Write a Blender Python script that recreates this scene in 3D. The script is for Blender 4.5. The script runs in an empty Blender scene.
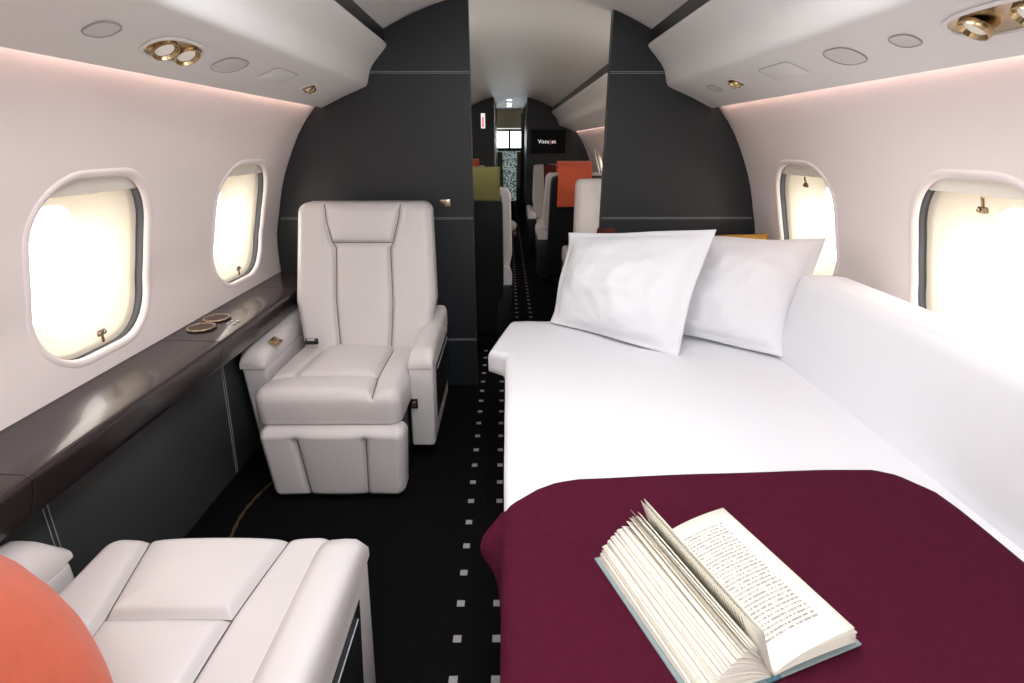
import bpy, bmesh, math, random
from mathutils import Vector, Matrix, noise
random.seed(7)
PI = math.pi
S = bpy.context.scene
COL = S.collection
CX = 0.05            # cabin centre line
YB, YF = -2.6, 8.2   # aft wall, forward bulkhead

# ------------------------------------------------------------------ helpers
def link(name, me, mat=None, parent=None, smooth=True):
    o = bpy.data.objects.new(name, me); COL.objects.link(o)
    if mat is not None:
        for m in (mat if isinstance(mat, (list, tuple)) else [mat]): me.materials.append(m)
    if smooth: me.polygons.foreach_set('use_smooth', [True] * len(me.polygons))
    if parent is not None: o.parent = parent
    return o

def from_pydata(name, vs, fs, mat, parent=None, smooth=True, recalc=True, weld=0):
    me = bpy.data.meshes.new(name); me.from_pydata([tuple(v) for v in vs], [], fs)
    if recalc or weld:
        bm = bmesh.new(); bm.from_mesh(me)
        if weld: bmesh.ops.remove_doubles(bm, verts=bm.verts, dist=weld)
        bmesh.ops.recalc_face_normals(bm, faces=bm.faces)
        bm.to_mesh(me); bm.free()
    me.update()
    return link(name, me, mat, parent, smooth)

def finish(name, bm, mat, parent=None, smooth=True, sharp=35):
    bmesh.ops.recalc_face_normals(bm, faces=bm.faces)
    me = bpy.data.meshes.new(name); bm.to_mesh(me); bm.free()
    o = link(name, me, mat, parent, smooth)
    if smooth and sharp: me.set_sharp_from_angle(angle=math.radians(sharp))
    return o

def add_box(bm, lo, hi, bev=0.0, seg=3, M=None, taper=None):
    r = bmesh.ops.create_cube(bm, size=1)
    vs = r['verts']
    for v in vs:
        v.co = Vector(((lo[i] + hi[i]) / 2 + v.co[i] * (hi[i] - lo[i]) for i in range(3)))
        if taper: v.co = taper(v.co)
        if M: v.co = M @ v.co
    if bev > 0:
        es = list({e for v in vs for e in v.link_edges})
        bmesh.ops.bevel(bm, geom=es, offset=bev, segments=seg, profile=.5, affect='EDGES')
    return bm

def box(name, lo, hi, mat, parent=None, bev=0.0, seg=3, M=None, taper=None):
    return finish(name, add_box(bmesh.new(), lo, hi, bev, seg, M, taper), mat, parent, bev > 0)

def loft(name, rings, mat, parent=None, closed=True, cap=True, sharp=None, smooth=True):
    n = len(rings[0]); vs = [p for r in rings for p in r]; fs = []
    for i in range(len(rings) - 1):
        for j in range(n if closed else n - 1):
            k = (j + 1) % n
            fs.append((i * n + j, i * n + k, (i + 1) * n + k, (i + 1) * n + j))
    if cap and closed:
        fs.append(tuple(range(n))); fs.append(tuple(range((len(rings) - 1) * n, len(rings) * n)))
    o = from_pydata(name, vs, fs, mat, parent, smooth)
    if sharp: o.data.set_sharp_from_angle(angle=math.radians(sharp))
    return o

def spline(pts, n=6):
    """Catmull-Rom through 2-D / 3-D points"""
    out = []; P = [Vector(p) for p in pts]
    for i in range(len(P) - 1):
        p0 = P[max(i - 1, 0)]; p1 = P[i]; p2 = P[i + 1]; p3 = P[min(i + 2, len(P) - 1)]
        for k in range(n):
            t = k / n
            out.append(.5 * ((2 * p1) + (p2 - p0) * t + (2 * p0 - 5 * p1 + 4 * p2 - p3) * t * t + (3 * p1 - p0 - 3 * p2 + p3) * t ** 3))
    out.append(P[-1]); return out

def tube(name, pts, r, mat, parent=None, n=10):
    P = [Vector(p) for p in pts]; rings = []
    for i, p in enumerate(P):
        d = (P[min(i + 1, len(P) - 1)] - P[max(i - 1, 0)]).normalized()
        a = d.orthogonal().normalized() if i == 0 else (a - d * a.dot(d)).normalized()
        b = d.cross(a)
        rings.append([p + (a * math.cos(2 * PI * k / n) + b * math.sin(2 * PI * k / n)) * r for k in range(n)])
    return loft(name, rings, mat, parent, sharp=40)

def lathe(name, prof, mat, parent=None, n=28, M=None, sharp=35):
    rings = []
    for r, z in prof:
        ring = [Vector((r * math.cos(2 * PI * k / n), r * math.sin(2 * PI * k / n), z)) for k in range(n)]
        rings.append([(M @ p) if M else p for p in ring])
    return loft(name, rings, mat, parent, closed=True, cap=True, sharp=sharp)

def prism(name, outline, y0, y1, mat, parent=None):
    """outline in x,z extruded in y"""
    n = len(outline)
    vs = [(x, y0, z) for x, z in outline] + [(x, y1, z) for x, z in outline]
    fs = [tuple(range(n)), tuple(range(n, 2 * n))] + [(i, (i + 1) % n, (i + 1) % n + n, i + n) for i in range(n)]
    return from_pydata(name, vs, fs, mat, parent, smooth=False)

def tag(o, label=None, cat=None, group=None, kind=None):
    if label: o['label'] = label
    if cat: o['category'] = cat
    if group: o['group'] = group
    if kind: o['kind'] = kind
    return o

def thing(name, label, cat, loc=(0, 0, 0), rz=0, group=None):
    o = bpy.data.objects.new(name, None); COL.objects.link(o)
    o.location = loc; o.rotation_euler = (0, 0, rz); o.empty_display_size = .05
    return tag(o, label, cat, group)

def structure(o): o['kind'] = 'structure'; return o
def struct_empty(name, loc=(0, 0, 0)):
    o = bpy.data.objects.new(name, None); COL.objects.link(o); o.location = loc; o['kind'] = 'structure'; return o

def copy_tree(o, parent=None):
    c = o.copy(); COL.objects.link(c)
    if parent is not None: c.parent = parent
    for ch in [x for x in S.objects if x.parent == o]: copy_tree(ch, c)
    return c

# ------------------------------------------------------------------ materials
def mat(name, col, rough=.5, metal=0, spec=.5, bump=0, bscale=200, var=0, vscale=5, coat=0, sheen=0, emit=None, es=0):
    m = bpy.data.materials.new(name); m.use_nodes = True
    nt = m.node_tree; b = nt.nodes['Principled BSDF']
    c = tuple(col) + (1,)
    b.inputs['Base Color'].default_value = c; b.inputs['Roughness'].default_value = rough
    b.inputs['Metallic'].default_value = metal; b.inputs['Specular IOR Level'].default_value = spec
    b.inputs['Coat Weight'].default_value = coat; b.inputs['Sheen Weight'].default_value = sheen
    if emit: b.inputs['Emission Color'].default_value = tuple(emit) + (1,); b.inputs['Emission Strength'].default_value = es
    if bump or var:
        tc = nt.nodes.new('ShaderNodeTexCoord')
    if bump:
        n = nt.nodes.new('ShaderNodeTexNoise'); n.inputs['Scale'].default_value = bscale; n.inputs['Detail'].default_value = 3
        bp = nt.nodes.new('ShaderNodeBump'); bp.inputs['Strength'].default_value = bump; bp.inputs['Distance'].default_value = .002
        nt.links.new(tc.outputs['Object'], n.inputs['Vector']); nt.links.new(n.outputs['Fac'], bp.inputs['Height'])
        nt.links.new(bp.outputs['Normal'], b.inputs['Normal'])
    if var:
        n2 = nt.nodes.new('ShaderNodeTexNoise'); n2.inputs['Scale'].default_value = vscale; n2.inputs['Detail'].default_value = 4
        mx = nt.nodes.new('ShaderNodeMix'); mx.data_type = 'RGBA'
        mx.inputs['A'].default_value = tuple(max(0, x * (1 - var)) for x in col) + (1,)
        mx.inputs['B'].default_value = tuple(min(1, x * (1 + var)) for x in col) + (1,)
        nt.links.new(tc.outputs['Object'], n2.inputs['Vector']); nt.links.new(n2.outputs['Fac'], mx.inputs['Factor'])
        nt.links.new(mx.outputs['Result'], b.inputs['Base Color'])
    return m

M = {}
M['wall'] = mat('wall_panel', (.87, .80, .79), .62, bump=.05, bscale=900)
M['bin'] = mat('bin_panel', (.82, .82, .81), .5)
M['ceil'] = mat('ceiling_panel', (.80, .80, .79), .42)
M['slate'] = mat('slate_leather', (.0125, .015, .019), .46, bump=.08, bscale=500, var=.12, vscale=4)
M['slate_panel'] = mat('sidewall_leather', (.048, .053, .052), .40, bump=.08, bscale=500, var=.15, vscale=3)
M['stitch'] = mat('pale_stitch', (.36, .38, .40), .7)
M['ledge'] = mat('dark_wood_lacquer', (.030, .021, .022), .26, var=.15, vscale=9, coat=.25)
M['black'] = mat('black_trim', (.012, .012, .013), .35)
M['gasket'] = mat('grey_gasket', (.05, .05, .052), .9, spec=.1)
M['leather'] = mat('cream_leather', (.64, .61, .61), .40, bump=.10, bscale=420, var=.03, vscale=6)
M['seam'] = mat('seam_thread', (.11, .10, .10), .7)  # dark colour standing in for shadow in the leather creases
M['brass'] = mat('antique_brass', (.50, .38, .22), .22, metal=1)
M['bronze'] = mat('dark_bronze', (.10, .045, .025), .3, metal=.6)
M['champagne'] = mat('champagne_metal', (.62, .52, .38), .2, metal=1)
M['steel'] = mat('brushed_steel', (.6, .6, .62), .25, metal=1)
M['linen'] = mat('white_linen', (.79, .80, .835), .88, spec=.2, bump=.12, bscale=700)
M['maroon'] = mat('maroon_wool', (.070, .0068, .021), .95, bump=.5, bscale=520, var=.22, vscale=60, spec=.08)
M['orange'] = mat('orange_wool', (.62, .105, .042), .9, bump=.3, bscale=500, var=.1, vscale=40, sheen=.2)
M['olive'] = mat('olive_wool', (.16, .15, .045), .9, bump=.3, bscale=500)
M['grille'] = mat('speaker_cloth', (.70, .69, .69), .8, bump=.3, bscale=1500)
M['seamline'] = mat('panel_gap', (.42, .42, .42), .7)
M['cream_plastic'] = mat('cream_plastic', (.80, .74, .64), .5)
M['rail'] = mat('shade_rail_cream', (.90, .86, .76), .5)
M['liner'] = mat('window_liner', (.42, .38, .31), .6)
M['mustard'] = mat('mustard_fabric', (.40, .22, .035), .85)
M['lens'] = mat('frosted_lens', (.8, .78, .74), .3, emit=(1, .9, .78), es=.15)
M['curtain'] = mat('brown_curtain', (.10, .075, .045), .85)
M['grey_fabric'] = mat('grey_fabric', (.30, .29, .28), .85, bump=.3)
M['cloth_dark_red'] = mat('dark_red_cloth', (.09, .012, .012), .9)
M['board'] = mat('book_cloth', (.24, .30, .31), .6)
M['spine'] = mat('book_spine_teal', (.06, .16, .20), .5)
M['screen'] = mat('screen_glass', (.003, .003, .004), .45, spec=.12)
M['logo_white'] = mat('screen_logo_white', (.8, .8, .8), .5, emit=(1, 1, 1), es=.8)
M['logo_red'] = mat('screen_logo_red', (.8, .1, .12), .5, emit=(1, .12, .14), es=.8)

def glow(name, col, s):
    m = bpy.data.materials.new(name); m.use_nodes = True; nt = m.node_tree
    nt.nodes.clear(); e = nt.nodes.new('ShaderNodeEmission'); e.inputs[0].default_value = tuple(col) + (1,); e.inputs[1].default_value = s
    o = nt.nodes.new('ShaderNodeOutputMaterial'); nt.links.new(e.outputs[0], o.inputs[0]); return m
M['daylight'] = glow('overcast_daylight_pane', (1, .985, .97), 24)
M['far_daylight'] = glow('cockpit_daylight', (.9, .97, 1), 7)
M['downlight'] = glow('downlight_lens', (1, .96, .9), 22)

def shade_mat():
    m = bpy.data.materials.new('sheer_window_shade'); m.use_nodes = True; nt = m.node_tree; nt.nodes.clear()
    N = nt.nodes.new; L = nt.links.new
    t = N('ShaderNodeBsdfTransparent'); t.inputs[0].default_value = (1, .97, .92, 1)
    tl = N('ShaderNodeBsdfTranslucent'); tl.inputs[0].default_value = (.20, .178, .146, 1)
    d = N('ShaderNodeBsdfDiffuse'); d.inputs[0].default_value = (.80, .74, .64, 1)
    m1 = N('ShaderNodeMixShader'); m1.inputs[0].default_value = .5
    m2 = N('ShaderNodeMixShader'); m2.inputs[0].default_value = .17
    o = N('ShaderNodeOutputMaterial')
    L(tl.outputs[0], m1.inputs[1]); L(d.outputs[0], m1.inputs[2]); L(m1.outputs[0], m2.inputs[1]); L(t.outputs[0], m2.inputs[2]); L(m2.outputs[0], o.inputs[0])
    return m
M['shade'] = shade_mat()

def carpet_mat():
    m = mat('black_carpet_with_squares', (.006, .006, .007), .95, bump=1.0, bscale=330)
    nt = m.node_tree; N = nt.nodes.new; L = nt.links.new; b = nt.nodes['Principled BSDF']
    b.inputs['Specular IOR Level'].default_value = .04
    tc = N('ShaderNodeTexCoord'); sx = N('ShaderNodeSeparateXYZ'); L(tc.outputs['Object'], sx.inputs[0])
    def cell(sock, off, per, half):
        a = N('ShaderNodeMath'); a.operation = 'ADD'; a.inputs[1].default_value = off; L(sock, a.inputs[0])
        w = N('ShaderNodeMath'); w.operation = 'PINGPONG'; w.inputs[1].default_value = per / 2; L(a.outputs[0], w.inputs[0])
        c = N('ShaderNodeMath'); c.operation = 'LESS_THAN'; c.inputs[1].default_value = half; L(w.outputs[0], c.inputs[0]); return c.outputs[0]
    cx = cell(sx.outputs[0], .144 + 1.1, .110, .0115); 
    cy = cell(sx.outputs[1], -.947 + 12.03, .1203, .0115)
    lo = N('ShaderNodeMath'); lo.operation = 'GREATER_THAN'; lo.inputs[1].default_value = -.17; L(sx.outputs[0], lo.inputs[0])
    hi = N('ShaderNodeMath'); hi.operation = 'LESS_THAN'; hi.inputs[1].default_value = .21; L(sx.outputs[0], hi.inputs[0])
    p = None
    for s in (cx, cy, lo.outputs[0], hi.outputs[0]):
        if p is None: p = s
        else:
            q = N('ShaderNodeMath'); q.operation = 'MULTIPLY'; L(p, q.inputs[0]); L(s, q.inputs[1]); p = q.outputs[0]
    nz = N('ShaderNodeTexNoise'); nz.inputs['Scale'].default_value = 420; L(tc.outputs['Object'], nz.inputs['Vector'])
    cr = N('ShaderNodeMix'); cr.data_type = 'RGBA'; cr.inputs['A'].default_value = (.0012, .0012, .0018, 1); cr.inputs['B'].default_value = (.010, .0095, .010, 1)
    L(nz.outputs['Fac'], cr.inputs['Factor'])
    mx = N('ShaderNodeMix'); mx.data_type = 'RGBA'; mx.inputs['B'].default_value = (.34, .33, .33, 1)
    L(cr.outputs['Result'], mx.inputs['A']); L(p, mx.inputs['Factor']); L(mx.outputs['Result'], b.inputs['Base Color'])
    return m
M['carpet'] = carpet_mat()
M['gold_yarn'] = mat('gold_carpet_yarn', (.07, .045, .012), .9, bump=1, bscale=400, var=.9, vscale=120)

def page_mat(name, text=True):
    m = mat(name, (.83, .79, .70), .75)
    if not text: return m
    nt = m.node_tree; N = nt.nodes.new; L = nt.links.new; b = nt.nodes['Principled BSDF']
    uv = N('ShaderNodeUVMap'); uv.uv_map = 'UVMap'; sx = N('ShaderNodeSeparateXYZ'); L(uv.outputs[0], sx.inputs[0])
    def M2(op, a, bb):
        n = N('ShaderNodeMath'); n.operation = op
        if isinstance(a, (int, float)): n.inputs[0].default_value = a
        else: L(a, n.inputs[0])
        if isinstance(bb, (int, float)): n.inputs[1].default_value = bb
        else: L(bb, n.inputs[1])
        return n.outputs[0]
    u, v = sx.outputs[0], sx.outputs[1]
    row = M2('MULTIPLY', v, 40.0); fr = M2('FRACT', row, 0); line = M2('LESS_THAN', fr, .5)
    fl = M2('FLOOR', row, 0)
    wv = N('ShaderNodeCombineXYZ'); L(M2('MULTIPLY', u, 85), wv.inputs[0]); L(M2('MULTIPLY', fl, 7.31), wv.inputs[1])
    nz = N('ShaderNodeTexNoise'); nz.inputs['Scale'].default_value = 1.0; nz.inputs['Detail'].default_value = 0; L(wv.outputs[0], nz.inputs['Vector'])
    word = M2('GREATER_THAN', nz.outputs['Fac'], .41)
    k = M2('MULTIPLY', line, word)
    for s in (M2('GREATER_THAN', u, .14), M2('LESS_THAN', u, .86), M2('GREATER_THAN', v, .12), M2('LESS_THAN', v, .90)): k = M2('MULTIPLY', k, s)
    mx = N('ShaderNodeMix'); mx.data_type = 'RGBA'; mx.inputs['A'].default_value = (.86, .83, .75, 1); mx.inputs['B'].default_value = (.36, .33, .28, 1)
    L(k, mx.inputs['Factor']); L(mx.outputs['Result'], b.inputs['Base Color']); return m
M['page'] = page_mat('printed_paper'); M['paper'] = page_mat('plain_paper', False)

# ------------------------------------------------------------------ cabin section
WCT = [(.48, 1.235), (.60, 1.243), (.72, 1.244), (.855, 1.236), (.95, 1.212), (1.14, 1.155), (1.34, 1.055), (1.457, .962), (1.55, .872), (1.66, .735)]
_w = spline(WCT, 14)
def wdx(z):
    if z <= _w[0][0]: return _w[0][1]
    for a, b in zip(_w, _w[1:]):
        if z <= b[0]: return a[1] + (b[1] - a[1]) * (z - a[0]) / (b[0] - a[0])
    return _w[-1][1]
def ceil_z(dx): return 1.938 - .42 * dx * dx

# floor
structure(from_pydata('floor', [(-1.3, YB, 0), (1.4, YB, 0), (1.4, 13.2, 0), (-1.3, 13.2, 0)], [(0, 1, 2, 3)], M['carpet'], smooth=False))
# thin gold yarn inlay in the carpet beside the front chair
ps = spline([(-.93, 1.30), (-.975, 1.463), (-.996, 1.595), (-.985, 1.72), (-.95, 1.86), (-.90, 2.05)], 8)
vs = []; fs = []
for i, p in enumerate(ps):
    w = .006 + .002 * math.sin(i * 1.7)
    vs += [(p.x - w, p.y, .0012), (p.x + w, p.y, .0012)]
    if i: fs.append((2 * i - 2, 2 * i - 1, 2 * i + 1, 2 * i))
structure(from_pydata('trim_1', vs, fs, M['gold_yarn']))

# ceiling
rings = []
for y in [YB + .2 * k for k in range(int((YF - YB) / .2) + 1)] + [YF + .05]:
    rings.append([Vector((CX + dx, y, ceil_z(dx))) for dx in [(-.90 + .06 * i) for i in range(31)]])
structure(loft('ceiling', rings, M['ceil'], closed=False))
# cove strips (dark) between ceiling and bin top
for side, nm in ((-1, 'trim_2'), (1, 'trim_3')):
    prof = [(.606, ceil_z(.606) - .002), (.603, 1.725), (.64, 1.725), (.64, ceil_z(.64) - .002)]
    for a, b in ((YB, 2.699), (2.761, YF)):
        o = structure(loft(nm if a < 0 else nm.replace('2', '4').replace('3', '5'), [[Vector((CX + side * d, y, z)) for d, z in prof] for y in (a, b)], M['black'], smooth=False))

# walls with window openings -------------------------------------------------
PITCH = .85; HW, HH, RC = .228, .254, .16; ZC = .972
def rrect(hw, hh, r, ths):
    out = []
    for th in ths:
        c, s = math.cos(th), math.sin(th); ac, as_ = abs(c), abs(s)
        # ray against rounded rectangle
        t = min(hw / ac if ac > 1e-9 else 1e9, hh / as_ if as_ > 1e-9 else 1e9)
        x, y = t * ac, t * as_
        if x > hw - r and y > hh - r:
            cx, cy = hw - r, hh - r
            B = ac * cx + as_ * cy; C = cx * cx + cy * cy - r * r
            t = B + math.sqrt(max(0, B * B - C)); x, y = t * ac, t * as_
        out.append((math.copysign(x, c), math.copysign(y, s)))
    return out
Z0, Z1 = .52, 1.64
def outer_ths(hy):
    c = [math.atan2(Z1 - ZC, hy), math.atan2(Z0 - ZC, hy)]
    ths = [2 * PI * k / 96 for k in range(96)]
    for a in (c[0], PI - c[0], c[1] % (2 * PI), (PI - c[1]) % (2 * PI)):
        i = min(range(len(ths)), key=lambda j: abs(ths[j] - a)); ths[i] = a
    return ths
THS = outer_ths(PITCH / 2)
def wall_point(side, y, z, off=0): return Vector((CX + side * (wdx(z) + off), y, z))
def build_wall(name, side, centres, y_start, y_end):
    vs = []; fs = []
    def add(pts):
        i = len(vs); vs.extend(pts); return i
    for yc in centres:
        H_ = rrect(HW, HH, RC, THS); O = []
        for th in THS:
            c, s = math.cos(th), math.sin(th)
            t = min((PITCH / 2) / abs(c) if abs(c) > 1e-9 else 1e9, ((Z1 - ZC) / s if s > 1e-9 else ((Z0 - ZC) / s if s < -1e-9 else 1e9)))
            O.append((t * c, t * s))
        n = len(THS); K = 9; base = len(vs)
        for k in range(K + 1):
            f = (k / K) ** 1.5
            # soft swelling inward close to the opening
            for (hx, hz), (ox, oz) in zip(H_, O):
                y = hx + (ox - hx) * f; z = hz + (oz - hz) * f
                vs.append(wall_point(side, yc + y, ZC + z))
        for k in range(K):
            for j in range(n):
                a = base + k * n; b = a + n; q = (j + 1) % n
                fs.append((a + j, a + q, b + q, b + j))
    lo = centres[0] - PITCH / 2; hi = centres[-1] + PITCH / 2
    zs = [Z0 + (Z1 - Z0) * i / 24 for i in range(25)]
    for a, b in ((y_start, lo), (hi, y_end)):
        if b - a < .01: continue
        base = len(vs)
        for y in (a, b): vs.extend([wall_point(side, y, z) for z in zs])
        for i in range(24): fs.append((base + i, base + i + 1, base + 26 + i, base + 25 + i))
    return structure(from_pydata(name, vs, fs, M['wall'], weld=.0004))
LW = [1.455 + PITCH * k for k in range(-4, 8)]
RW = [1.365 + PITCH * k for k in range(-4, 8)]
# real holes of the fuselage windows: keep clear of the partitions
def clear(cs): return cs
build_wall('wall_left', -1, LW, YB, YF)
build_wall('wall_right', 1, RW, YB, YF)

DZ = math.radians(0)
def make_window(side):
    """built round y=0; parts: frame, reveal, shade, shade_rail, shade_latch, pane"""
    root = struct_empty('window_1')
    n = 72; ths = [2 * PI * (k + .5) / n for k in range(n)]
    def ring(hw, hh, r, off): return [wall_point(side, a, ZC + b, off) for a, b in rrect(hw, hh, r, ths)]
    # frame: soft bead standing slightly into the cabin, rolling into the opening
    prof = [(.012, .001), (.008, -.002), (.002, -.004), (-.005, -.003), (-.009, 0), (-.011, .006), (-.012, .012)]
    loft('window_frame', [ring(HW + a, HH + a, RC + a, o) for a, o in prof], M['wall'], root, cap=False)
    # reveal: grey gasket then cream liner tapering to the outer pane
    loft('window_gasket', [ring(HW + a, HH + a, RC + a, o) for a, o in ((-.012, .012), (-.004, .016), (-.004, .048), (-.018, .050), (-.022, .048))], M['gasket'], root, cap=False)
    loft('window_reveal', [ring(HW + a, HH + a, RC + a, o) for a, o in ((-.006, .050), (-.02, .09), (-.06, .14), (-.092, .17))], M['liner'], root, cap=False)
    # outer pane
    pr = rrect(HW - .090, HH - .090, RC - .08, ths)
    vs = [wall_point(side, a, ZC + b, .168) for a, b in pr] + [wall_point(side, 0, ZC, .168)]
    me_o = from_pydata('window_pane', vs, [(i, (i + 1) % n, n) for i in range(n)], M['daylight'], root)
    # sheer shade
    vs = []; fs = []
    K = 8
    pr = rrect(HW - .017, HH - .010, RC - .012, ths)
    vs.append(wall_point(side, 0, ZC, .034))
    for k in range(1, K + 1):
        vs += [wall_point(side, a * k / K, ZC + b * k / K, .034) for a, b in pr]
    for j in range(n): fs.append((0, 1 + j, 1 + (j + 1) % n))
    for k in range(K - 1):
        for j in range(n):
            a = 1 + k * n; b = a + n; q = (j + 1) % n; fs.append((a + j, b + j, b + q, a + q))
    from_pydata('window_shade', vs, fs, M['shade'], root)
    # cassette across the top of the shade
    rg = []
    for i in range(15):
        y = -(HW - .055) + (2 * (HW - .055)) * i / 14
        e = (abs(y) / (HW - .055)) ** 4 * .035
        zt = ZC + HH - .010 - e; zb = ZC + HH - .052
        rg.append([wall_point(side, y, zt, .018), wall_point(side, y, zb, .021), wall_point(side, y, zb, .030), wall_point(side, y, zt, .030)])
    loft('shade_rail', rg, M['rail'], root, sharp=40)
    # latch: small plate with two screw heads on a tab
    z = ZC - HH + .052 if side < 0 else ZC + HH - .088
    lt = finish('shade_latch', add_box(bmesh.new(), (-.017, -.003, -.009), (.017, .003, .009), .004, 2), M['champagne'], root)
    p = wall_point(side, .02 if side < 0 else -.0, z, .024)
    ang = math.atan2(wdx(z - .02) - wdx(z + .02), .04)
    lt.matrix_local = Matrix.Translation(p) @ Matrix.Rotation(side * -ang, 4, 'Y') @ Matrix.Rotation(PI / 2, 4, 'Z')
    for sx in (-1, 1):
        lathe('screw', [(0.0035, -.001), (.0058, .0005), (.005, .0018), (.0008, .0022)], M['steel'] if side < 0 else M['brass'], lt, 14,
              Matrix.Translation((sx * .010, side * .0045, 0)) @ Matrix.Rotation(side * -PI / 2, 4, 'X'))
    add = bmesh.new(); add_box(add, (-.005, -.0025, .008 if side > 0 else -.030), (.005, .0025, .036 if side > 0 else -.008), .0015, 1)
    finish('strap', add, M['brass'], lt)
    return root
protoL = make_window(-1); protoR = make_window(1)
idx = 0
for proto, cs in ((protoL, LW), (protoR, RW)):
    for k, y in enumerate(cs):
        r = proto if k == 0 else copy_tree(proto)
        idx += 1; r.name = 'window_%d' % idx; r.location = (0, y, 0)

# outer fuselage skin keeps stray light out
# ledge and lower sidewall ------------------------------------------------------
def ledge(side, y0, y1, nm, seams=()):
    prof = [(1.245, .50), (1.245, .667), (1.238, .665), (1.230, .663), (1.10, .661), (1.050, .659), (1.041, .656), (1.037, .649), (1.040, .636), (1.064, .570), (1.070, .553), (1.078, .546), (1.14, .54)]
    root = struct_empty(nm)
    loft('sidewall_ledge', [[Vector((CX + side * d, y, z)) for d, z in prof] for y in (y0, y1)], M['ledge'], root, sharp=50)
    pp = [(1.145, .545), (1.150, .50), (1.165, .30), (1.182, .10), (1.190, .003), (1.24, .003), (1.24, .545)]
    loft('sidewall_panel', [[Vector((CX + side * d, y, z)) for d, z in pp] for y in (y0, y1)], M['slate_panel'], root, smooth=False)
    for ys in seams:
        # raised dark joint strip across the ledge
        pr = prof[2:]
        for w, mt, of in ((.0016, M['black'], .0006),):
            a = [Vector((CX + side * (d - (.0008 if z < .66 else 0)), ys - w, z + (.0008 if d > 1.04 and z > .6 else 0))) for d, z in pr]
            b = [p + Vector((0, 2 * w, 0)) for p in a]
            loft('ledge_joint', [a, b], mt, root, closed=False, smooth=False)
    return root
lr = ledge(-1, YB, 2.699, 'trim_6', seams=(.915, 1.69, 2.06, 2.40))
for y0 in (1.015, 1.835, .17, -.65):
    for d in (0, .013):
        tube('stitch_seam', [(CX - 1.1435, y0 + d, .54), (CX - 1.149, y0 + d, .48), (CX - 1.1635, y0 + d + .006, .30), (CX - 1.1805, y0 + d + .012, .10), (CX - 1.188, y0 + d + .014, .006)], .0013, M['stitch'], lr, 6)
ledge(1, YB, 2.699, 'trim_7')
ledge(-1, 2.761, YF, 'trim_8'); ledge(1, 2.761, YF, 'trim_9')
# cup holders and buttons
for i, y in enumerate((1.815, 1.925)):
    cz = .6655
    t = thing('cup_holder', ('nearer' if i == 0 else 'farther') + ' of the two gold-rimmed cup holders sunk in the dark window ledge', 'cup holder', (-1.125, y, cz), 0, 'cup holders in the ledge')
    lathe('rim', [(.040, .000), (.049, .000), (.050, .002), (.047, .005), (.042, .005), (.040, .002)], M['champagne'], t, 36)
    lathe('bowl', [(.041, .003), (.0395, -.001), (.037, -.0), (.035, .0008), (.0005, .0009)], M['bronze'], t, 36)  # near-flat bowl, its bronze darkened to imitate the shade of a sunken cup
    for a in (.6, 2.7, 4.8):
        box('clip', (-.004, -.002, .0035), (.004, .004, .0065), M['champagne'], t, .001, 1, Matrix.Rotation(a, 4, 'Z') @ Matrix.Translation((0, .041, 0)))
t = thing('control_panel', 'cluster of four small round buttons set in the ledge beside the cup holders', 'control panel', (-1.045, 1.885, .661))
for a in (-1, 1):
    for b in (-1, 1):
        lathe('button', [(.0058, 0), (.0058, .002), (.0045, .003), (.0005, .003)], M['steel'], t, 14, Matrix.Translation((a * .011, b * .014, 0)))

# overhead bins ------------------------------------------------------------------
BP = [(.918, 1.464), (.924, 1.459), (.926, 1.4555), (.92, 1.4575), (.82, 1.503), (.75, 1.530), (.715, 1.544)]
BP2 = [(.707, 1.549), (.701, 1.556), (.696, 1.568), (.690, 1.590), (.684, 1.612), (.668, 1.638), (.640, 1.668), (.612, 1.697), (.6, 1.711), (.597, 1.718), (.600, 1.726), (.61, 1.730)]
BOUT = [(.80, 1.70), (.86, 1.60), (.90, 1.50)]
def bin_run(side, y0, y1):
    prof = BP + BP2 + BOUT
    root = thing('overhead_bin', 'x', 'overhead bin')
    loft('bin_shell', [[Vector((CX + side * d, y, z)) for d, z in prof] for y in (y0, y1)], M['bin'], root, sharp=60)
    return root
tag(bin_run(-1, YB, 2.698), 'long pale grey overhead bin above the left windows of the near cabin', 'overhead bin')
tag(bin_run(1, YB, 2.698), 'long pale grey overhead bin above the bed on the right', 'overhead bin')
tag(bin_run(1, 2.762, YF), 'overhead bin of the cabin beyond the partition, along its right side', 'overhead bin')
tag(bin_run(-1, 2.762, YF), 'overhead bin of the cabin beyond the partition, along its left side', 'overhead bin')

def under(side, y, dx=.82, off=0.0):
    """frame on the sloping underside of the bin: local x along cabin, local y across, local z out of the surface (down)"""
    t = Vector((side * -.22, 0, .085)).normalized()       # towards aisle
    n = Vector((-side * .085, 0, -.22)).normalized()
    n = Vector((side * -.36, 0, -.93)).normalized()
    n = (Vector((0, 1, 0)).cross(t)); n = n if n.z < 0 else -n
    x = t.cross(n)
    m = Matrix((x, t, n)).transposed().to_4x4()
    z = 1.459 + (.93 - dx) * (.085 / .215)
    m.translation = Vector((CX + side * dx, y, z)) + n * off
    return m
def oval(hw, hh, p=2.6, n=40):
    return [(math.copysign(abs(math.cos(a)) ** (2 / p) * hw, math.cos(a)), math.copysign(abs(math.sin(a)) ** (2 / p) * hh, math.sin(a))) for a in [2 * PI * k / n for k in range(n)]]
def dish(name, rings_, mt, parent, p=2.6, cap=True, centre=(0, 0)):
    R = []
    for hw, hh, z in rings_: R.append([Vector((centre[0] + a, centre[1] + b, z)) for a, b in oval(hw, hh, p)])
    return loft(name, R, mt, parent, cap=cap, sharp=35)
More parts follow.
